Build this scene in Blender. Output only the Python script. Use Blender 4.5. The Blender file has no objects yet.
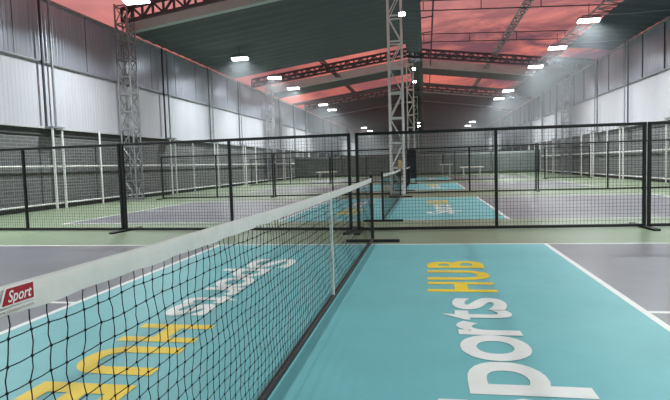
import bpy, math, random
from mathutils import Vector, Matrix
random.seed(7)
scene = bpy.context.scene
col = scene.collection
PI = math.pi

# ------------------------------------------------------------------ helpers
class MB:
    """collects shapes, builds ONE mesh object"""
    def __init__(s): s.v = []; s.f = []; s.smooth = False
    def hexa(s, c):
        n = len(s.v); s.v += [tuple(p) for p in c]
        for q in ((0,3,2,1),(4,5,6,7),(0,1,5,4),(1,2,6,5),(2,3,7,6),(3,0,4,7)):
            s.f.append(tuple(n+i for i in q))
        return s
    def box(s, x0, x1, y0, y1, z0, z1):
        return s.hexa([(x0,y0,z0),(x1,y0,z0),(x1,y1,z0),(x0,y1,z0),(x0,y0,z1),(x1,y0,z1),(x1,y1,z1),(x0,y1,z1)])
    def bar(s, p, q, w, h=None, up=(0,0,1)):
        """rectangular bar from p to q, w across, h along 'up'"""
        h = w if h is None else h
        p = Vector(p); q = Vector(q); d = (q-p).normalized(); u = Vector(up)
        if abs(d.dot(u)) > .98: u = Vector((0,1,0)) if abs(d.y) < .9 else Vector((1,0,0))
        r = d.cross(u).normalized()*w/2; t = r.cross(d).normalized()*h/2
        return s.hexa([p-r-t,p+r-t,q+r-t,q-r-t,p-r+t,p+r+t,q+r+t,q-r+t])
    def tube(s, pts, r, n=8, cap=True):
        pts = [Vector(p) for p in pts]; rings = []
        for i, p in enumerate(pts):
            d = (pts[min(i+1,len(pts)-1)]-pts[max(i-1,0)]).normalized()
            a = Vector((0,0,1)) if abs(d.z) < .9 else Vector((1,0,0))
            e = d.cross(a).normalized(); g = e.cross(d)
            b = len(s.v); rings.append(b)
            for k in range(n):
                t = 2*PI*k/n; s.v.append(tuple(p + r*(math.cos(t)*e+math.sin(t)*g)))
        for a, b in zip(rings, rings[1:]):
            for k in range(n):
                m = (k+1) % n; s.f.append((a+k, b+k, b+m, a+m))
        if cap:
            s.f.append(tuple(rings[0]+k for k in range(n))); s.f.append(tuple(rings[-1]+n-1-k for k in range(n)))
        return s
    def grid(s, nu, nv, fn):
        b = len(s.v)
        for i in range(nu):
            for j in range(nv): s.v.append(tuple(fn(i/(nu-1), j/(nv-1))))
        for i in range(nu-1):
            for j in range(nv-1):
                a = b+i*nv+j; s.f.append((a, a+nv, a+nv+1, a+1))
        return s
    def poly(s, pts):
        b = len(s.v); s.v += [tuple(p) for p in pts]; s.f.append(tuple(range(b, b+len(pts)))); return s
    def build(s, name, m, parent=None, smooth=False, solid=0, bevel=0):
        me = bpy.data.meshes.new(name); me.from_pydata(s.v, [], s.f); me.materials.append(m); me.update()
        if smooth: me.polygons.foreach_set('use_smooth', [True]*len(me.polygons))
        o = bpy.data.objects.new(name, me); col.objects.link(o)
        if parent: o.parent = parent
        if solid:
            d = o.modifiers.new('thick', 'SOLIDIFY'); d.thickness = solid; d.offset = 0
        if bevel:
            d = o.modifiers.new('edge', 'BEVEL'); d.width = bevel; d.segments = 2
        return o

def tag(o, label=None, cat=None, group=None, kind=None):
    if label: o['label'] = label
    if cat: o['category'] = cat
    if group: o['group'] = group
    if kind: o['kind'] = kind
    return o
def thing(name, label, cat, loc=(0,0,0), rz=0, group=None):
    o = bpy.data.objects.new(name, None); col.objects.link(o); o.location = loc; o.rotation_euler = (0,0,rz)
    o.empty_display_size = .2
    return tag(o, label, cat, group)
def copy_tree(o, loc=None, label=None, group=None, parent=None, rz=None):
    c = o.copy(); col.objects.link(c)
    if parent: c.parent = parent
    if loc is not None: c.location = loc
    if rz is not None: c.rotation_euler = (0,0,rz)
    if label: c['label'] = label
    if group: c['group'] = group
    for ch in list(o.children): copy_tree(ch, parent=c)
    return c

# ------------------------------------------------------------------ materials
def srgb(r, g, b):
    f = lambda c: (c/255/12.92) if c/255 <= .04045 else ((c/255+.055)/1.055)**2.4
    return (f(r), f(g), f(b), 1)
def mat(name, c, rough=.6, metal=0, var=0, scale=4, spec=.5, bump=0, bscale=60, c2=None, stretch=None):
    m = bpy.data.materials.new(name); m.use_nodes = True; nt = m.node_tree; N = nt.nodes; L = nt.links
    b = N['Principled BSDF']; b.inputs['Roughness'].default_value = rough; b.inputs['Metallic'].default_value = metal
    b.inputs['Specular IOR Level'].default_value = spec
    tc = N.new('ShaderNodeTexCoord'); mp = N.new('ShaderNodeMapping'); L.new(tc.outputs['Object'], mp.inputs['Vector'])
    if stretch: mp.inputs['Scale'].default_value = stretch
    n = N.new('ShaderNodeTexNoise'); n.inputs['Scale'].default_value = scale; n.inputs['Detail'].default_value = 6; n.inputs['Roughness'].default_value = .65
    L.new(mp.outputs[0], n.inputs['Vector'])
    r = N.new('ShaderNodeValToRGB'); L.new(n.outputs['Fac'], r.inputs['Fac'])
    a = c2 if c2 else tuple(x*(1-var) for x in c[:3])+(1,)
    d = c if c2 else tuple(min(1,x*(1+var)) for x in c[:3])+(1,)
    r.color_ramp.elements[0].color = a; r.color_ramp.elements[0].position = .3
    r.color_ramp.elements[1].color = d; r.color_ramp.elements[1].position = .7
    L.new(r.outputs['Color'], b.inputs['Base Color'])
    if bump:
        n2 = N.new('ShaderNodeTexNoise'); n2.inputs['Scale'].default_value = bscale; n2.inputs['Detail'].default_value = 3
        L.new(tc.outputs['Object'], n2.inputs['Vector'])
        bp = N.new('ShaderNodeBump'); bp.inputs['Strength'].default_value = bump; bp.inputs['Distance'].default_value = .01
        L.new(n2.outputs['Fac'], bp.inputs['Height']); L.new(bp.outputs[0], b.inputs['Normal'])
    return m
def emis(name, c, s):
    m = bpy.data.materials.new(name); m.use_nodes = True; nt = m.node_tree; nt.nodes.clear()
    e = nt.nodes.new('ShaderNodeEmission'); e.inputs['Color'].default_value = c; e.inputs['Strength'].default_value = s
    o = nt.nodes.new('ShaderNodeOutputMaterial'); nt.links.new(e.outputs[0], o.inputs[0]); return m

M = dict(
 green = mat('acrylic_green', srgb(122,136,112), .34, var=.10, scale=1.3, spec=.45),
 purple = mat('acrylic_purple_grey', srgb(116,114,122), .29, var=.16, scale=1.1, spec=.55),
 teal = mat('acrylic_teal', srgb(108,173,179), .46, var=.07, scale=1.6, spec=.35),
 white_paint = mat('line_paint_white', srgb(226,224,222), .5, var=.05, scale=5, spec=.4),
 yellow_paint = mat('letter_paint_yellow', srgb(232,196,52), .5, var=.06, scale=5, spec=.4),
 black = mat('powder_coated_black', srgb(16,17,19), .45, var=.25, scale=20),
 netting = mat('black_netting_cord', srgb(26,27,29), .8, var=.2, scale=30, spec=.2),
 foot = mat('black_rubber_foot', srgb(22,23,24), .7, var=.2, scale=20),
 tape = mat('white_vinyl_tape', srgb(216,213,209), .42, var=.05, scale=9, bump=.25, bscale=35),
 red = mat('red_logo_patch', srgb(160,18,34), .5, var=.1, scale=30),
 logo_white = mat('logo_white_print', srgb(232,230,230), .5, var=.03),
 logo_dark = mat('logo_dark_red_print', srgb(110,40,52), .6, var=.1),
 strap = mat('white_webbing_strap', srgb(215,216,212), .6, var=.05),
 clad = mat('silver_corrugated_cladding', srgb(196,198,206), .38, metal=.25, var=.06, scale=.8, stretch=(1,2.2,.25)),
 cladup = mat('dull_silver_corrugated_cladding', srgb(172,179,192), .26, metal=.45, var=.10, scale=.8, stretch=(1,2.2,.25)),
 block = mat('grey_block_wall', srgb(92,93,94), .75, var=.2, scale=1.2),
 steel = mat('galvanised_steel', srgb(140,144,148), .42, metal=.35, var=.15, scale=6),
 whitesteel = mat('pale_painted_steel', srgb(216,218,217), .5, metal=0, var=.08, scale=6),
 darksteel = mat('dark_roof_steel', srgb(54,58,64), .55, metal=.1, var=.2, scale=5),
 roof = mat('green_grey_roof_sheet', srgb(90,97,99), .75, var=.08, scale=.7, spec=.15),
 roofdark = mat('dull_grey_roof_sheet', srgb(68,77,85), .75, var=.1, scale=.7, spec=.15),
 flash = mat('pale_green_roof_flashing', srgb(172,184,184), .6, var=.06, scale=2),
 lamp = mat('grey_lamp_housing', srgb(120,122,125), .4, metal=.6, var=.1),
 table = mat('white_table_laminate', srgb(225,224,214), .45, var=.05),
 tan = mat('tan_cloth', srgb(190,160,120), .8, var=.12, scale=20),
 pad = mat('black_foam_pad', srgb(24,28,32), .7, var=.2),
 trim = mat('pale_metal_trim', srgb(200,202,204), .4, metal=.3, var=.08),
 band = mat('dark_grey_band', srgb(74,76,78), .75, var=.1),
 screen = mat('dark_grey_green_screen', srgb(122,130,130), .8, var=.12, scale=3),
 curb = mat('dark_curb', srgb(30,31,32), .8, var=.2),
)
# the block wall shows its courses
def brickify(m):
    nt = m.node_tree; N = nt.nodes; L = nt.links; b = N['Principled BSDF']
    tc = N.new('ShaderNodeTexCoord'); mp = N.new('ShaderNodeMapping'); mp.inputs['Rotation'].default_value = (0, 0, 0)
    sx = N.new('ShaderNodeSeparateXYZ'); cx = N.new('ShaderNodeCombineXYZ')
    L.new(tc.outputs['Object'], sx.inputs[0]); L.new(sx.outputs['Y'], cx.inputs['X']); L.new(sx.outputs['Z'], cx.inputs['Y'])
    br = N.new('ShaderNodeTexBrick'); br.inputs['Scale'].default_value = 1; br.inputs['Brick Width'].default_value = .4; br.inputs['Row Height'].default_value = .1
    br.inputs['Mortar Size'].default_value = .012
    br.inputs['Color1'].default_value = srgb(94,96,97); br.inputs['Color2'].default_value = srgb(86,88,89); br.inputs['Mortar'].default_value = srgb(122,124,125)
    L.new(cx.outputs[0], br.inputs['Vector']); L.new(br.outputs['Color'], b.inputs['Base Color'])
brickify(M['block'])

EM = 385.0
M['led'] = emis('led_panel_glow', (.95, 1, .99, 1), 16)
LED = bpy.data.lights.new('led_light', 'AREA'); LED.shape = 'RECTANGLE'; LED.size = .74; LED.size_y = .25; LED.energy = EM; LED.spread = math.radians(148); LED.color = (.93, 1, .99)

# ------------------------------------------------------------------ world: dusk sky
w = bpy.data.worlds.new('dusk_sky'); scene.world = w; w.use_nodes = True
nt = w.node_tree; N = nt.nodes; L = nt.links; N.clear()
tc = N.new('ShaderNodeTexCoord'); sep = N.new('ShaderNodeSeparateXYZ'); L.new(tc.outputs['Generated'], sep.inputs[0])
grad = N.new('ShaderNodeValToRGB'); L.new(sep.outputs['Z'], grad.inputs[0])
ge = grad.color_ramp.elements
ge[0].position = .08; ge[0].color = srgb(232,120,96); ge[1].position = .29; ge[1].color = srgb(214,142,140)
e = ge.new(.17); e.color = srgb(222,122,108)
mp = N.new('ShaderNodeMapping'); mp.inputs['Scale'].default_value = (3.6, 1.4, 16.0); mp.inputs['Rotation'].default_value = (0, math.radians(12), 0); mp.inputs['Location'].default_value = (.35,.2,.1)
L.new(tc.outputs['Generated'], mp.inputs[0])
cn = N.new('ShaderNodeTexNoise'); cn.inputs['Scale'].default_value = 2.1; cn.inputs['Detail'].default_value = 9; cn.inputs['Roughness'].default_value = .62; cn.inputs['Distortion'].default_value = .5
L.new(mp.outputs[0], cn.inputs['Vector'])
cr = N.new('ShaderNodeValToRGB'); L.new(cn.outputs['Fac'], cr.inputs[0])
cr.color_ramp.elements[0].position = .40; cr.color_ramp.elements[0].color = (0,0,0,1); cr.color_ramp.elements[1].position = .56; cr.color_ramp.elements[1].color = (1,1,1,1)
mx = N.new('ShaderNodeMix'); mx.data_type = 'RGBA'
# clouds thicken to the right of the hall (+X)
cw = N.new('ShaderNodeMapRange'); L.new(sep.outputs['X'], cw.inputs['Value'])
cw.inputs['From Min'].default_value = -.35; cw.inputs['From Max'].default_value = .25; cw.inputs['To Min'].default_value = .45; cw.inputs['To Max'].default_value = 1.0
ch = N.new('ShaderNodeMapRange'); L.new(sep.outputs['Z'], ch.inputs['Value'])
ch.inputs['From Min'].default_value = .21; ch.inputs['From Max'].default_value = .29; ch.inputs['To Min'].default_value = 1; ch.inputs['To Max'].default_value = .25
m0 = N.new('ShaderNodeMath'); m0.operation = 'MULTIPLY'; L.new(cw.outputs[0], m0.inputs[0]); L.new(ch.outputs[0], m0.inputs[1])
mul = N.new('ShaderNodeMath'); mul.operation = 'MULTIPLY'; L.new(cr.outputs['Color'], mul.inputs[0]); L.new(m0.outputs[0], mul.inputs[1])
L.new(mul.outputs[0], mx.inputs['Factor']); L.new(grad.outputs['Color'], mx.inputs['A']); mx.inputs['B'].default_value = srgb(98,74,88)
bg = N.new('ShaderNodeBackground'); L.new(mx.outputs['Result'], bg.inputs['Color']); bg.inputs['Strength'].default_value = 1.0
wo = N.new('ShaderNodeOutputWorld'); L.new(bg.outputs[0], wo.inputs[0])

# ------------------------------------------------------------------ layout numbers
XL, XR = -10.27, 9.75
Y0, Y1 = -9.0, 83.0
COURTS = [0.0, 8.95, 19.35, 30.2]
ZC, ZM, ZT = 2.38, 4.27, 6.12        # cladding bottom, middle rail, top
RX, RZ = -.25, 7.45                  # ridge
def roof(x): return RZ - .132*abs(x-RX)

# ------------------------------------------------------------------ floor and court paint
fl = MB().box(XL-.3, XR+.3, Y0-.3, Y1+.3, -.2, 0).build('floor', M['green']); tag(fl, 'green acrylic sports floor of the covered courts', 'floor', kind='structure')
LW = .05
def rect(m, x0, x1, y0, y1, z): m.poly([(x0,y0,z),(x1,y0,z),(x1,y1,z),(x0,y1,z)])
def glyph_mesh(ch, bold, shear=0):
    cu = bpy.data.curves.new('word', 'FONT'); cu.body = ch; cu.size = 1; cu.offset = bold; cu.fill_mode = 'FRONT'; cu.resolution_u = 6; cu.shear = shear
    t = bpy.data.objects.new('word', cu); col.objects.link(t)
    dg = bpy.context.evaluated_depsgraph_get(); dg.update()
    me = bpy.data.meshes.new_from_object(t.evaluated_get(dg)); bpy.data.objects.remove(t); bpy.data.curves.remove(cu)
    v = [tuple(p.co) for p in me.vertices]; f = [tuple(p.vertices) for p in me.polygons]; bpy.data.meshes.remove(me)
    return v, f
GL = {}
def lettering(glyphs, xb, xt, m, parent, flip, cy, bold, name='lettering'):
    """painted word along +Y: glyphs = (letter, y0, y1); baseline at x=xb, capital tops at x=xt"""
    mb = MB()
    for gi, (ch, y0, y1) in enumerate(glyphs):
        if (ch, bold) not in GL: GL[ch, bold] = glyph_mesh(ch, bold)
        v, f = GL[ch, bold]; xs = [p[0] for p in v]; a, b = min(xs), max(xs); n = len(mb.v)
        for p in v:
            x = xb+p[1]/.70*(xt-xb); al = y0+(p[0]-a)/(b-a)*(y1-y0)
            z = .004+.0004*gi; mb.v.append((-x, cy-al, z) if flip else (x, cy+al, z))
        mb.f += [tuple(n+i for i in q) for q in f]
    return mb.build(name, m, parent)
for ci, cy in enumerate(COURTS):
    nx = 6.72
    p = MB(); rect(p, -nx, nx, cy-3.05, cy+3.05, .001)
    p.build('court_paint', M['purple'], fl)['label'] = 'purple grey painted playing area'
    k = MB(); rect(k, -2.134, 2.134, cy-3.05, cy+3.05, .002)
    k.build('kitchen_paint', M['teal'], fl)['label'] = 'teal painted zone beside the net'
    l = MB()
    for s in (-1, 1):
        rect(l, -nx, nx, cy+s*3.05-(LW if s > 0 else 0), cy+s*3.05+(LW if s < 0 else 0), .003)
        x = s*2.134; rect(l, min(x, x-s*LW), max(x, x-s*LW), cy-3.0, cy+3.0, .003)
        x = s*nx; rect(l, min(x, x-s*LW), max(x, x-s*LW), cy-3.0, cy+3.0, .003)
        rect(l, min(s*2.134, s*(nx-LW)), max(s*2.134, s*(nx-LW)), cy-LW/2, cy+LW/2, .003)
    l.build('court_line', M['white_paint'], fl)['label'] = 'white painted court lines'
    for flip in (False, True):
        q = .045 if flip else 0
        lettering((('S',-1.95,-1.43),('p',-1.40,-1.00),('o',-.99,-.57),('r',-.57,-.29),('t',-.265,-.03),('s',-.02,.31)), 1.215, .685+q, M['white_paint'], fl, flip, cy, .02)['label'] = 'white painted word Sports'
        lettering((('H',.50,.85),('U',.94,1.35),('B',1.47,1.84)), 1.205, .685+q, M['yellow_paint'], fl, flip, cy, .03)['label'] = 'yellow painted word HUB'

# ------------------------------------------------------------------ walls
def corrugated(y0, y1, z0, z1, pitch=.15, depth=.006):
    """vertical ribbed sheet in the plane x=0, ribs towards +x"""
    m = MB(); ys = []; y = y0
    prof = ((0,0),(.55,0),(.65,1),(.9,1))
    while y < y1:
        for a, d in prof: ys.append((min(y+a*pitch, y1), d*depth))
        y += pitch
    b = len(m.v)
    for yy, d in ys: m.v += [(d, yy, z0), (d, yy, z1)]
    for i in range(len(ys)-1):
        a = b+2*i; m.f.append((a, a+2, a+3, a+1))
    return m
def mirror(m):
    m.v = [(-x,y,z) for x,y,z in m.v]; m.f = [tuple(reversed(f)) for f in m.f]; return m
POST_PAIRS = [1.4, 10.2, 17.35, 22.1, 26.4, 35.2, 39.6, 44.0, 52.8, 57.2, 61.6, 70.4, 79.2]
SINGLES = [5.6, 12.3, 19.45, 24.2, 28.6, 37.4, 41.8, 48.4, 55, 66]
for side, X, s in (('left', XL, 1), ('right', XR, -1)):
    wl = MB()
    wl.box(min(X, X-s*.2), max(X, X-s*.2), Y0, Y1, 0, ZC)
    W = wl.build('wall_'+side, M['block']); tag(W, side+' wall of grey blocks below tall silver ribbed cladding', 'wall', kind='structure')
    for nm, a, b, off in (('lower_cladding', ZC+.02, ZM, .03), ('upper_cladding', ZM, ZT, .0)):
        m = corrugated(Y0, Y1, a, b)
        if s < 0: mirror(m)
        m.v = [(x+X+s*off, y, z) for x, y, z in m.v]
        m.build(nm, M['clad' if nm[0] == 'l' else 'cladup'], W, solid=.004)['label'] = 'silver ribbed metal cladding'
    # overlapping seams of the cladding
    sm = MB(); y = 4.9
    while y < Y1:
        sm.box(min(X, X+s*.05), max(X, X+s*.014), y-.009, y+.009, ZM+.05, ZT-.02)
        y += 1.06 if int(y*10) % 3 else 2.1
    sm.build('cladding_seam', M['darksteel'], W)
    r = MB(); r.tube([(X+s*.10, Y0, ZM), (X+s*.10, Y1, ZM)], .035, 8)
    r.build('middle_rail', M['steel'], W)
    r = MB(); r.tube([(X+s*.12, Y0, 1.25), (X+s*.12, Y1, 1.25)], .026, 8); r.build('wall_rail', M['whitesteel'], W)
    r = MB(); r.box(min(X, X+s*.14), max(X, X+s*.14), Y0, Y1, ZC-.03, ZC+.03); r.build('cladding_ledge', M['trim'], W)
    r = MB(); r.box(min(X, X+s*.04), max(X, X+s*.04), Y0, Y1, 2.17, ZC-.03); r.build('dark_band', M['band'], W)
    r = MB(); r.box(min(X-s*.05, X+s*.07), max(X-s*.05, X+s*.07), Y0, Y1, ZT-.03, ZT+.05); r.build('top_trim', M['steel'], W)
    for y in POST_PAIRS:
        for dy in (-.2, .2):
            m = MB(); m.tube([(X+s*.35, y+dy, 0), (X+s*.35, y+dy, ZC)], .034, 8); m.build('post', M['whitesteel'], W)
            m = MB(); m.tube([(X+s*.17, y+dy, ZC), (X+s*.17, y+dy, ZT)], .036, 8); m.build('upper_post', M['darksteel'] if dy < 0 else M['steel'], W)
        m = MB(); m.bar((X, y, ZC), (X+s*.42, y, ZC), .5, .05); m.build('post_bracket', M['steel'], W)
    for y in SINGLES:
        m = MB(); m.tube([(X+s*.30, y, 0), (X+s*.30, y, ZC)], .03, 8); m.build('post', M['whitesteel'], W)
    bb = MB(); bb.box(min(X, X+s*.09), max(X, X+s*.09), Y0, Y1, 0, .14)
    tag(bb.build('baseboard_'+side, M['curb']), 'dark curb along foot of '+side+' wall', 'baseboard', kind='structure')
    tr = MB(); tr.tube([(X+s*.22, Y0, .16), (X+s*.22, Y1, .16)], .026, 8)
    tr.build('base_rail', M['whitesteel'], W)
# far and near end walls
for side, y, s in (('back', Y1, -1), ('front', Y0, 1)):
    m = MB(); m.box(XL, XR, min(y, y-s*.2), max(y, y-s*.2), 0, ZC)
    W = m.build('wall_'+side, M['block']); tag(W, side+' end wall of the hall with silver cladding', 'wall', kind='structure')
    c = corrugated(XL, XR, ZC, ZT)
    c.v = [(yy, y+s*d, z) for d, yy, z in c.v]
    c.build('cladding', M['clad'], W, solid=.004)
    g = MB(); g.hexa([(XL,y-.05,ZT),(XR,y-.05,ZT),(XR,y+.05,ZT),(XL,y+.05,ZT),(RX-.01,y-.05,RZ+.2),(RX+.01,y-.05,RZ+.2),(RX+.01,y+.05,RZ+.2),(RX-.01,y+.05,RZ+.2)])
    g.build('gable', M['roofdark'], W)

# ------------------------------------------------------------------ roof
CE = MB().box(RX-.06, RX+.06, Y0, Y1, RZ+.08, RZ+.12).build('ceiling', M['roofdark']); tag(CE, 'gabled metal roof with long gaps open to the pink dusk sky', 'roof', kind='structure')
def roof_panel(name, x0, x1, y0, y1, m, fascia=0, fm=None, label=None, pitch=.75):
    nx = max(3, int((x1-x0)/.075)); ny = max(3, int((y1-y0)/(pitch/6)))
    def fn(u, v):
        x = x0+u*(x1-x0); y = y0+v*(y1-y0)
        t = (y/pitch) % 1; a = .05*(min(t, 1-t)*2)**.7
        b = .045*(abs(((x/.3) % 1)-.5)*2)*(1 if v > .995 or v < .005 else .12)
        return (x, y, roof(x)+a+b)
    o = MB().grid(nx, ny, fn).build(name, m, CE, solid=.006)
    if label: o['label'] = label
    if fascia:
        f = MB(); f.hexa([(x0,y0-.22,roof(x0)-.03),(x1,y0-.22,roof(x1)-.03),(x1,y0-.16,roof(x1)-.03),(x0,y0-.16,roof(x0)-.03),
                          (x0,y0-.22,roof(x0)+fascia),(x1,y0-.22,roof(x1)+fascia),(x1,y0-.16,roof(x1)+fascia),(x0,y0-.16,roof(x0)+fascia)])
        f.hexa([(x0,y0-.16,roof(x0)-.03),(x1,y0-.16,roof(x1)-.03),(x1,y0+.05,roof(x1)-.03),(x0,y0+.05,roof(x0)-.03),
                (x0,y0-.16,roof(x0)-.01),(x1,y0-.16,roof(x1)-.01),(x1,y0+.05,roof(x1)-.01),(x0,y0+.05,roof(x0)-.01)])
        f.build('flashing', fm or M['flash'], CE)
    return o
EL = XL+.15; ER = XR-.1
roof_panel('roof_sheet', EL, RX, 14.7, 25.8, M['roof'], .30, label='large green grey corrugated sheet over the left courts')
roof_panel('roof_sheet', EL, RX, Y0, 9.4, M['roof'])  # out of view; added to block pink sky light from the near courts
roof_panel('roof_sheet', RX+.8, ER-2.1, Y0, 10.8, M['roof'])  # likewise unseen, added to keep the pink sky light out
roof_panel('roof_sheet', EL, RX, 32.3, 35.4, M['roof'], .45)
roof_panel('roof_sheet', RX+.8, ER-2.1, 32.5, 35.4, M['roof'], .45)
roof_panel('roof_sheet', EL, RX, 43.6, 52, M['roofdark'], .3)
roof_panel('roof_sheet', RX+.8, ER-2.1, 45.0, 52, M['roofdark'], .3)
roof_panel('roof_sheet', EL, RX, 52.1, Y1, M['roofdark'], .3)
roof_panel('roof_sheet', RX+.8, ER-2.1, 52.1, Y1, M['roofdark'], .3)
roof_panel('roof_sheet', EL, RX, 39.0, 40.6, M['roofdark'])
roof_panel('roof_sheet', RX+.8, ER-2.1, 39.6, 41.0, M['roofdark'])
roof_panel('eave_sheet', ER-2.1, ER, Y0, 24.3, M['roofdark'])
roof_panel('eave_sheet', ER-2.1, ER, 26.6, Y1, M['roofdark'])
roof_panel('ridge_sheet', RX, .58, Y0, Y1, M['roof'], label='narrow sheet strip beside the ridge')

def lattice(name, label, P, Q, off, m, step, parent=None, w=.05, lace=.03, group=None):
    """flat truss from P to Q: two chords 'off' apart and a zigzag"""
    P = Vector(P); Q = Vector(Q); off = Vector(off)
    t = thing(name, label, 'truss', P, group=group); D = Q-P
    a = MB(); a.bar((0,0,0), D, w); a.build('chord', m, t)
    a = MB(); a.bar(off, D+off, w); a.build('chord', m, t)
    z = MB(); n = max(2, int(D.length/step))
    for i in range(n):
        p = D*(i/n); q = D*((i+1)/n)
        z.bar(p, q+off, lace) if i % 2 == 0 else z.bar(p+off, q, lace)
        z.bar(p, p+off, lace)
    z.build('lacing', m, t)
    return t
TY = [13.8, 28.0, 42.6, 52.6]
WH = ['nearest', 'second', 'third', 'fourth']
for i, y in enumerate(TY):
    for side, xe in (('left', XL+.45), ('right', XR-.45)):
        lb = {0:'nearest dark lattice truss rising from the %s wall to the ridge', 1:'dark lattice truss between the two pink sky strips on the %s slope',
              2:'far lattice truss crossing hazy %s slope behind pale green strip', 3:'farthest lattice truss under grey sheets of the %s slope'}[i] % side
        dz = .12 if i == 0 else -.2
        lattice('roof_truss', lb, (xe, y, roof(xe)+dz), (RX, y, roof(RX)+dz), (0,0,.45), M['darksteel'], .4, w=.11, lace=.07)
        if i:   # the gutter that runs with the truss
            g = MB(); x0, x1 = sorted((xe, RX))
            g.hexa([(x0,y+.1,roof(x0)+.02),(x1,y+.1,roof(x1)+.02),(x1,y+.55,roof(x1)+.02),(x0,y+.55,roof(x0)+.02),
                    (x0,y+.1,roof(x0)+.10),(x1,y+.1,roof(x1)+.10),(x1,y+.55,roof(x1)+.10),(x0,y+.55,roof(x0)+.10)])
            g.build('gutter', M['darksteel'], CE)
def longtruss(x, dx, y0, y1, dz, label, m):
    return lattice('long_truss', label, (x, y0, roof(x)+dz), (x, y1, roof(x+dx)+dz), (dx,0,0), m, .5, w=.06, lace=.035)
longtruss(-5.2, .28, 14, 54, .15, 'narrow lengthwise truss crossing the pink gaps of the left roof', M['darksteel'])
longtruss(4.45, .28, 6, 54, .15, 'narrow lengthwise truss across the open pink sky on the right', M['steel'])
longtruss(7.1, .75, 6, 60, .15, 'wide lengthwise truss along the dark eave above right wall', M['steel'])
rp = MB(); [rp.tube([(.5,y,RZ-.06),(1.08,y,RZ-.01)],.025) for y in (14.9,17.7,20.4,23.2,25.6)]; rp.tube([(1.08, 9, RZ-.01), (1.08, 54, RZ-.01)], .04); tag(rp.build('ridge_pipe', M['darksteel']), 'thin lengthwise roof pipe just right of the ridge against the sky', 'pipe')
for y, lb in ((17.7, 'nearer pair of thin purlin bars against the pink sky'), (23.2, 'farther pair of thin purlin bars against cloudy pink sky')):
    P = (.55, y, roof(.55)-.38); Q = (7.4, y, roof(7.4)-.38)
    t = thing('purlin', lb, 'purlin', P)
    D = Vector(Q)-Vector(P); D.z = -.3
    for o in ((0,0,0), (0,0,.38)): MB().bar(o, D+Vector(o), .035).build('chord', M['darksteel'], t)
    for f in (.02, .34, .66, .98): MB().bar(D*f, D*f+Vector((0,0,.38)), .03).build('strut', M['darksteel'], t)

# ------------------------------------------------------------------ lattice columns
def column(name, x, y, h, w, m, label, step=.76):
    t = thing(name, label, 'column', (x, y, 0)); a = w/2
    for sx in (-1, 1):
        for sy in (-1, 1):
            MB().tube([(sx*a, sy*a, 0), (sx*a, sy*a, h)], .032, 8).build('chord', m, t)
    z = MB(); n = int(h/step)
    for k in range(n+1):
        zz = .08+k*(h-.15)/n
        for sx in (-1, 1):
            z.bar((sx*a,-a,zz),(sx*a,a,zz), .045); z.bar((-a,sx*a,zz),(a,sx*a,zz), .045)
        if k < n:
            z2 = zz+(h-.15)/n; d = 1 if k % 2 else -1
            z.bar((-a*d,-a,zz),(a*d,-a,z2), .03); z.bar((-a*d,a,zz),(a*d,a,z2), .03)
            z.bar((-a,a*d,zz),(-a,-a*d,z2), .03); z.bar((a,a*d,zz),(a,-a*d,z2), .03)
    z.build('lacing', m, t)
    MB().box(-a-.08, a+.08, -a-.08, a+.08, 0, .02).build('base_plate', M['steel'], t)
    return t
CX = -.24
column('lattice_column', CX, 13.75, RZ-.02, .42, M['whitesteel'], 'near pale lattice column standing in the middle gap of the fences')
column('lattice_column', CX, 31.2, RZ-.02, .42, M['whitesteel'], 'smaller pale lattice column behind the near middle column')
column('lattice_column', CX, 48.6, RZ-.02, .42, M['whitesteel'], 'farthest pale lattice column in the middle of the hall')
column('lattice_column', XL+.52, 13.85, 6.9, .46, M['steel'], 'grey lattice column against left wall nearest the camera', .6)
column('lattice_column', XL+.52, 31.4, 6.6, .46, M['steel'], 'grey lattice column far along the left wall', .6)
column('lattice_column', XR-.52, 31.0, 6.4, .46, M['steel'], 'grey lattice column against the right wall in haze', .6)
pd = thing('column_pad', 'dark padding wrapped round the foot of second middle column', 'pad', (CX, 31.2, .03))
MB().box(-.3,.3,-.3,.3,0,1.85).build('pad_body', M['pad'], pd, bevel=.05)
for z in (.4, 1.4): MB().box(-.31,.31,-.31,.31,z,z+.06).build('strap', M['netting'], pd)

# ------------------------------------------------------------------ LED floodlights
def lamp_proto(label, loc, rod, L_=.78, W_=.28, group='led floodlights'):
    t = thing('floodlight', label, 'floodlight', loc, group=group)
    h = MB(); h.box(-L_/2, L_/2, -W_/2, W_/2, .02, .09)
    for k in range(9):
        x = -L_/2+.05+k*(L_-.1)/8; h.box(x-.008, x+.008, -W_/2+.02, W_/2-.02, .09, .13)
    hh = h.build('housing', M['lamp'], t); hh.rotation_euler.x = -.28
    pp = MB().box(-L_/2+.02, L_/2-.02, -W_/2+.015, W_/2-.015, -.005, .02).build('led_panel', M['led'], t); pp.rotation_euler.x = -.28
    lo = bpy.data.objects.new('led_light', LED); col.objects.link(lo); lo.parent = t; lo.location = (0, 0, -.07)
    b = MB(); b.bar((-.2,0,.13),(-.2,0,.2),.03); b.bar((.2,0,.13),(.2,0,.2),.03); b.bar((-.22,0,.2),(.22,0,.2),.03)
    b.build('bracket', M['lamp'], t)
    MB().tube([(0,0,.2),(0,0,rod)], .012, 6).build('hanger_rod', M['darksteel'], t)
    return t
LY = [10.9, 19.7, 25.3, 29.6, 39.5, 43.8, 69, 76.6]
RY = [17.2, 21.9, 26.7, 36.5, 41.4, 66.5, 73.9]
ordn = ['nearest', 'second', 'third', 'fourth', 'fifth', 'sixth', 'seventh', 'eighth']
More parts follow.
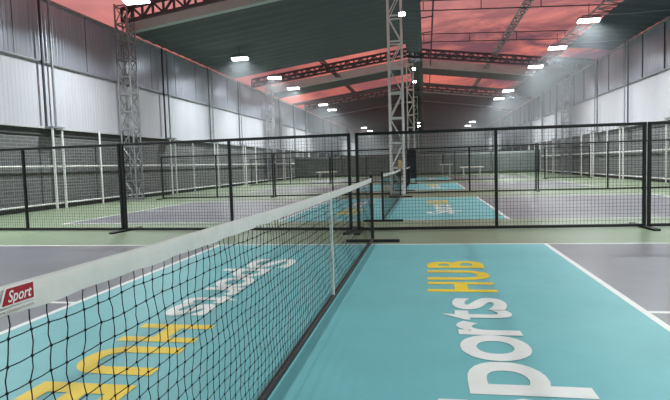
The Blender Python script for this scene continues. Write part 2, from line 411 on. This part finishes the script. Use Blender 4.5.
def lamprow(x, ys, side):
    first = None
    for i, y in enumerate(ys):
        lb = '%s white LED floodlight in view in the row along the %s wall' % ('farthest' if i == len(ys)-1 else ordn[i], side)
        rod = roof(x)+.1-6.0
        if first is None: first = lamp_proto(lb, (x, y, 6.0), rod)
        else: copy_tree(first, (x, y, 6.0), lb)
    return first
LA = lamprow(-7.6, LY, 'left'); RA = lamprow(6.62, RY, 'right')
# unseen floodlights added above, beside and behind the view to light the near courts
for x, y, lb in ((6.62, 11.5, 'unseen white LED floodlight just beyond the right edge of the picture'), (-7.6, 4.6, 'added unseen white LED floodlight over near left court beyond the top of picture'), (6.62, 4.6, 'added unseen white LED floodlight over near right court beyond the top of picture'),
                 (-7.6, -1.5, 'added unseen white LED floodlight over left side level with the camera'), (6.62, -1.5, 'added unseen white LED floodlight over right side level with the camera'),
                 (-7.6, -6.5, 'added unseen white LED floodlight behind the camera on the left'), (6.62, -6.5, 'added unseen white LED floodlight behind the camera on the right')):
    copy_tree(RA, (x, y, 6.0), lb)
# small lamps on the middle columns
def small_lamp(loc, label):
    t = thing('column_lamp', label, 'lamp', loc, group='lamps on the middle columns')
    MB().box(-.10,.10,-.06,.06,0,.12).build('housing', M['lamp'], t)
    MB().box(-.09,.09,-.075,-.06,.01,.11).build('led_panel', M['led2'], t)
    MB().bar((0,.06,.06),(0,.25,.06),.03).build('arm', M['lamp'], t)
M['led2'] = emis('small_led_glow', (1, .99, .97, 1), 60)
small_lamp((CX+.27, 13.3, 5.62), 'small bright lamp near the top of near middle column')
small_lamp((CX+.27, 30.75, 6.9), 'upper small bright lamp on the second middle column')
small_lamp((CX+.31, 30.75, 6.1), 'lower small bright lamp on the second middle column')
small_lamp((CX+.30, 48.1, 4.75), 'upper small lamp on the farthest middle column')
small_lamp((CX+.30, 48.1, 4.45), 'lower small lamp on the farthest middle column')
# thin support wires to the wall
for x0, x1, y, z, lb in ((XL+.1, -7.63, 19.7, 6.22, 'thin wire from the left wall to the second left floodlight'),
                         (6.65, XR-.05, 17.2, 6.2, 'thin wire from the right wall to the nearest visible right floodlight'),
                         (6.65, XR-.05, 21.9, 6.2, 'thin wire from the right wall to third right floodlight')):
    c = MB(); c.tube([(x0,y,z),((x0+x1)/2,y,z-.04),(x1,y,z)], .014, 6); tag(c.build('support_wire', M['steel']), lb, 'wire')

# ------------------------------------------------------------------ mesh barrier fences
def netting(wid, z0, z1, cell, th, wob=0):
    m = MB(); n = max(1, round(wid/cell)); k = max(1, round((z1-z0)/cell)); h = th/2
    for i in range(1, n):
        x = wid*i/n; m.box(x-h, x+h, -h, h, z0, z1)
    for j in range(1, k):
        z = z0+(z1-z0)*j/k; m.box(0, wid, -h, h, z-h, z+h)
    return m
def fence(p, q, label, H=1.53, sections=2, feet=(0, 2), cell=.050, th=.0029, group=None):
    p = Vector((p[0],p[1],0)); q = Vector((q[0],q[1],0)); d = q-p; wid = d.length
    t = thing('mesh_barrier', label, 'barrier', p, math.atan2(d.y, d.x), group)
    T = .045
    MB().box(0, wid, -T/2, T/2, H-T, H).build('top_rail', M['black'], t, bevel=.006)
    MB().box(0, wid, -T/2, T/2, .015, .015+T).build('bottom_rail', M['black'], t, bevel=.006)
    for i in range(sections+1):
        x = min(max(wid*i/sections, T/2), wid-T/2)
        MB().box(x-T/2, x+T/2, -T/2, T/2, .015, H).build('post', M['black'], t, bevel=.006)
        if i in feet:
            MB().box(x-.045, x+.045, -.42, .42, 0, .03).build('foot', M['foot'], t, bevel=.008)
    netting(wid, .06, H-T, cell, th).build('netting', M['netting'], t)
    return t
fence((-8.62,4.99), (-4.56,4.70), 'black mesh barrier at far left of the nearest fence row', feet=(0,))
fence((-4.54,4.70), (-.47,4.40), 'black mesh barrier left of the centre gap in the nearest row')
fence((-.39,4.37), (3.82,4.55), 'black mesh barrier right of the centre gap in the nearest row')
fence((3.84,4.55), (8.0,4.74), 'black mesh barrier at far right of the nearest fence row', feet=(2,))
fence((-8.73,14.0), (-4.55,14.0), 'black mesh barrier at left end of second fence row', feet=(0,))
fence((-4.53,14.0), (-.40,14.0), 'black mesh barrier left of the middle column in second row')
fence((-.02,14.3), (4.22,14.3), 'black mesh barrier right of the middle column in second row')
fence((4.24,14.3), (8.5,14.3), 'black mesh barrier at right end of second fence row', feet=(2,))
fence((-9.2,25.3), (-4.6,25.3), 'black mesh barrier at left end of third fence row', feet=(0,), th=.0034)
fence((-4.58,25.3), (-.5,25.3), 'black mesh barrier left of the second middle column far down', th=.0034)
fence((.1,25.3), (4.3,25.3), 'black mesh barrier in front of the far white tables', H=1.62, th=.0034)
fence((6.72,25.2), (8.95,25.2), 'short single black mesh barrier standing alone at far right', H=1.62, sections=1, feet=(0,1), th=.0034)

# ------------------------------------------------------------------ court nets
def court_net(cx, cy, y0, y1, label, detail, group):
    t = thing('court_net', label, 'net', (cx, cy, 0), group=group); a, b = y0, y1
    ztop = lambda y: .841+.017*(y/3.3)**2
    for y in (a, b):
        po = MB(); po.tube([(0,y,.03),(0,y,.875)], .021, 12); po.build('post', M['black'], t)
        MB().tube([(0,y,.875),(0,y,.895)], .023, 12).build('post_cap', M['foot'], t)
        MB().box(-.36,.36,y-.03,y+.03,0,.035).build('foot', M['foot'], t, bevel=.008)
    MB().tube([(0,a,.035),(0,b,.035)], .019, 10).build('base_tube', M['black'], t)
    # netting: square cords with a slack wave, knots where they cross
    cell = .0508; z0 = .05; n = int(round((b-a)/cell)); rows = 16; th = .0024 if detail else .0016
    def wav(i, j):
        if not detail: return 0
        return .0045*math.sin(i*1.7+j*.9)+.003*math.sin(i*.37+j*2.1)
    nodes = {}
    for i in range(n+1):
        y = a+(b-a)*i/n; zt = ztop(y)-.047
        for j in range(rows+1):
            z = z0+(zt-z0)*j/rows
            yy = y + (wav(i, j) if 0 < i < n else 0); zz = z + (wav(j*1.3+3, i)*.35 if 0 < j < rows else 0)
            nodes[i, j] = Vector((.004*math.sin(i*.5+j) if detail else 0, yy, zz))
    m = MB()
    if detail:
        for i in range(1, n):
            for j in range(rows):
                p, q = nodes[i,j], nodes[i,j+1]; mid = (p+q)/2+Vector((0, .005*math.sin(i*2.3+j*1.1), 0))
                m.tube([p, mid, q], th/2, 5, False)
        for j in range(rows):
            for i in range(n):
                p, q = nodes[i,j], nodes[i+1,j]; mid = (p+q)/2-Vector((0, 0, .0008+.0006*math.sin(i+j)))
                m.tube([p, mid, q], th/2, 5, False)
    else:
        for i in range(1, n): m.bar(nodes[i,0], nodes[i,rows], th)
        for j in range(rows): m.bar(nodes[0,j], nodes[n,j], th)
    nt_ = m.build('netting', M['netting'], t)
    if detail:
        k = MB(); r = .0042
        for i in range(1, n):
            if nodes[i,0].y > 1.5: continue
            for j in range(rows):
                c = nodes[i,j]
                bs = len(k.v); k.v += [tuple(c+Vector(d)*r) for d in ((1,0,0),(-1,0,0),(0,1,0),(0,-1,0),(0,0,1.2),(0,0,-1.2))]
                for f in ((0,2,4),(2,1,4),(1,3,4),(3,0,4),(2,0,5),(1,2,5),(3,1,5),(0,3,5)): k.f.append(tuple(bs+x for x in f))
        k.build('knot', M['netting'], nt_)['kind'] = 'stuff'
    # white tape sleeve, folded over the top cable
    S = 260 if detail else 60
    prof = [(.007,-.052),(.0085,-.04),(.0075,-.025),(.0085,-.008),(.005,-.001),(0,.001),(-.005,-.001),(-.0085,-.008),(-.0075,-.025),(-.0085,-.04),(-.007,-.052)]
    def fn(u, v):
        y = a+.02+u*(b-a-.04); i = v*(len(prof)-1); k0 = min(int(i), len(prof)-2); f = i-k0
        px = prof[k0][0]*(1-f)+prof[k0+1][0]*f; pz = prof[k0][1]*(1-f)+prof[k0+1][1]*f
        wv = math.sin(y*23+math.sin(y*5)*2)*.0016+math.sin(y*57+pz*90)*.0009
        low = max(0, -pz)/.052
        drop = 0 if pz > -.02 else .0014*math.sin(y*31)*low
        nar = .6+.4*low if y > 2.6 else 1
        return (px*(1+.5*low*math.sin(y*17))+wv*(1 if px > 0 else .6)*(1-.2*low), y, ztop(y)+pz+drop)
    tp = MB().grid(S, len(prof), fn).build('tape', M['tape'], t, smooth=True)
    tp['label'] = 'white vinyl tape along the net top'
    return t, tp, ztop
N1, T1, zt1 = court_net(-.04, 0, -3.34, 3.25, 'nearest portable court net running beside the camera with white top tape', True, None)
court_net(-.10, 9.05, -3.3, 3.45, 'second court net standing behind the nearest fence row', False, None)
court_net(-.12, 19.4, -3.3, 3.3, 'third court net far behind the near middle column', False, None)
# centre strap of the near net
s = MB(); s.box(-.011,.011,-.011+.175,.011+.175,.03,zt1(.17)+.004); so = s.build('center_strap', M['strap'], N1); so['label'] = 'white webbing strap'
# printed patch on the tape, camera side (+x)
def on_tape(y, z): return Vector((.0125, y, z))
ya, yb = -3.012, -2.933
zc = lambda y: zt1(y)-.0185
pm = MB(); d = .0015
c0 = [(.006,-.013),(.080,-.013),(.080,.015),(.018,.015)]
def patch(c, x0, x1):
    return [(x0, ya+u, zc(ya+u)+v) for u, v in c]+[(x1, ya+u, zc(ya+u)+v) for u, v in c]
def slab(c, x0, x1):
    q = patch(c, x0, x1); m = MB(); m.hexa(q); return m
slab([(.001,-.016),(.084,-.016),(.084,.018),(.015,.018)], .0105, .0116).build('patch_border', M['logo_white'], T1)
PT = slab(c0, .0115, .0125).build('logo_patch', M['red'], T1); PT['label'] = 'red printed patch reading Sport'
def tape_text(body, y0, y1, zb, hgt, m, shear, bold, parent, name):
    cu = bpy.data.curves.new('word', 'FONT'); cu.body = body; cu.size = 1; cu.offset = bold; cu.shear = shear; cu.resolution_u = 4
    t = bpy.data.objects.new('word', cu); col.objects.link(t)
    dg = bpy.context.evaluated_depsgraph_get(); dg.update()
    me = bpy.data.meshes.new_from_object(t.evaluated_get(dg)); bpy.data.objects.remove(t); bpy.data.curves.remove(cu)
    xs = [v.co.x for v in me.vertices]; a, b = min(xs), max(xs)
    for v in me.vertices:
        y = y0+(v.co.x-a)/(b-a)*(y1-y0); v.co = (.0130, y, zt1(y)+zb+v.co.y/.70*hgt)
    me.materials.clear(); me.materials.append(m)
    o = bpy.data.objects.new(name, me); col.objects.link(o); o.parent = parent; return o
tape_text('Sport', ya+.019, ya+.075, -.027, .0195, M['logo_white'], .3, .012, T1, 'lettering')['label'] = 'white slanted word Sport'
tape_text('www.vinasport.com', ya-.012, ya+.077, -.0445, .006, M['logo_dark'], 0, 0, T1, 'small_print')['label'] = 'tiny dark web address'

# ------------------------------------------------------------------ dark screens closing off the far end of the courts
def screen(x0, x1, y, label, H=1.69):
    t = thing('windscreen_panel', label, 'screen', (x0, y, 0), group='dark screens behind the far tables')
    wd = x1-x0
    for x in (.03, wd/2, wd-.03): MB().box(x-.025, x+.025, -.025, .025, 0, H).build('post', M['black'], t)
    MB().box(0, wd, -.02, .02, H, H+.04).build('top_rail', M['black'], t)
    def fn(u, v):
        return (.02+u*(wd-.04), -.035+.012*math.sin(u*40)*math.sin(v*PI), .04+v*(H-.04))
    MB().grid(48, 8, fn).build('screen_cloth', M['screen'], t, smooth=True, solid=.004)
SX = [-9.9, -5.95, -2.0, 1.95, 5.6, 9.2]
SL = ['dark screen at far left end of the courts beside the left wall', 'dark screen behind the low far left table', 'dark screen in the far middle behind the lattice columns',
      'dark screen behind the white tables far down the hall', 'dark screen at far right end of the courts beside the right wall']
for i in range(5): screen(SX[i]+.015, SX[i+1]-.015, 38.4, SL[i])

# ------------------------------------------------------------------ far tables and the tan cloth
def table(x, y, w_, h, label, dp=.7):
    t = thing('folding_table', label, 'table', (x, y, 0))
    MB().box(-w_/2, w_/2, -dp/2, dp/2, h-.075, h).build('table_top', M['table'], t, bevel=.01)
    for sx in (-1, 1):
        for sy in (-1, 1):
            MB().tube([(sx*(w_/2-.22), sy*(dp/2-.08), 0), (sx*(w_/2-.22), sy*(dp/2-.08), h-.045)], .022, 8).build('leg', M['table'], t)
        MB().bar((sx*(w_/2-.22), -dp/2+.08, .3), (sx*(w_/2-.22), dp/2-.08, .3), .03).build('brace', M['table'], t)
    return t
table(3.55, 31.2, 1.45, .68, 'nearer white folding table far down the right side of the middle')
table(2.15, 36.5, .95, .86, 'small white table behind and left of nearer far table')
table(-6.9, 36.5, 1.5, .55, 'low white table at the far end of the left side')
tc_ = MB()
def cl(u, v):
    a = u*2*PI; r = .042+.012*math.sin(3*a+v*4)+.02*math.sin(v*PI)
    return (r*math.cos(a), r*.7*math.sin(a)-.02*v, .28*(1-v)-.02)
tc_.grid(17, 9, cl)
o = tc_.build('hanging_cloth', M['tan'], None, smooth=True, solid=.004); o.location = (-.10, 12.38, .87); tag(o, 'small tan cloth draped on far post of the second net', 'cloth')

# ------------------------------------------------------------------ haze under the right hand floodlights
HAZE = True
if HAZE:
    hm = bpy.data.materials.new('thin_haze'); hm.use_nodes = True; nt = hm.node_tree; nt.nodes.clear()
    vs = nt.nodes.new('ShaderNodeVolumeScatter'); vs.inputs['Density'].default_value = .010; vs.inputs['Anisotropy'].default_value = .35; vs.inputs['Color'].default_value = (.86,.92,1,1)
    oo = nt.nodes.new('ShaderNodeOutputMaterial'); nt.links.new(vs.outputs[0], oo.inputs['Volume'])
    hz = MB(); hz.box(.45, 8.95, 15.4, Y1-.4, 1.75, 5.95); hz.box(-9.2, -.75, 15.4, Y1-.4, 1.75, 5.95)
    ho = hz.build('haze', hm); tag(ho, 'thin grey haze hanging in the lamplight down the hall', 'haze', kind='stuff')

# ------------------------------------------------------------------ camera (fitted to the court lines)
cam = bpy.data.cameras.new('camera'); co = bpy.data.objects.new('camera', cam); col.objects.link(co); scene.camera = co
cam.sensor_fit = 'HORIZONTAL'; cam.sensor_width = 36; cam.lens = 529.34/670*36; cam.clip_start = .05; cam.clip_end = 400
yaw, pitch, roll = math.radians(9.85933), math.radians(3.79442), math.radians(-1.73471)
f = Vector((-math.sin(yaw)*math.cos(pitch), math.cos(yaw)*math.cos(pitch), -math.sin(pitch)))
r = Vector((math.cos(yaw), math.sin(yaw), 0)); u = r.cross(f)
c, s = math.cos(roll), math.sin(roll); r, u = c*r+s*u, -s*r+c*u
mw = Matrix((r, u, -f)).transposed().to_4x4(); mw.translation = (.684, -3.779, 1.047); co.matrix_world = mw

# ------------------------------------------------------------------ look
vs_ = scene.view_settings; vs_.view_transform = 'Standard'; vs_.look = 'None'; vs_.gamma = 1; vs_.use_curve_mapping = False; vs_.exposure = 0
scene.cycles.max_bounces = 8; scene.cycles.volume_bounces = 0; scene.cycles.caustics_reflective = False; scene.cycles.sample_clamp_indirect = 6
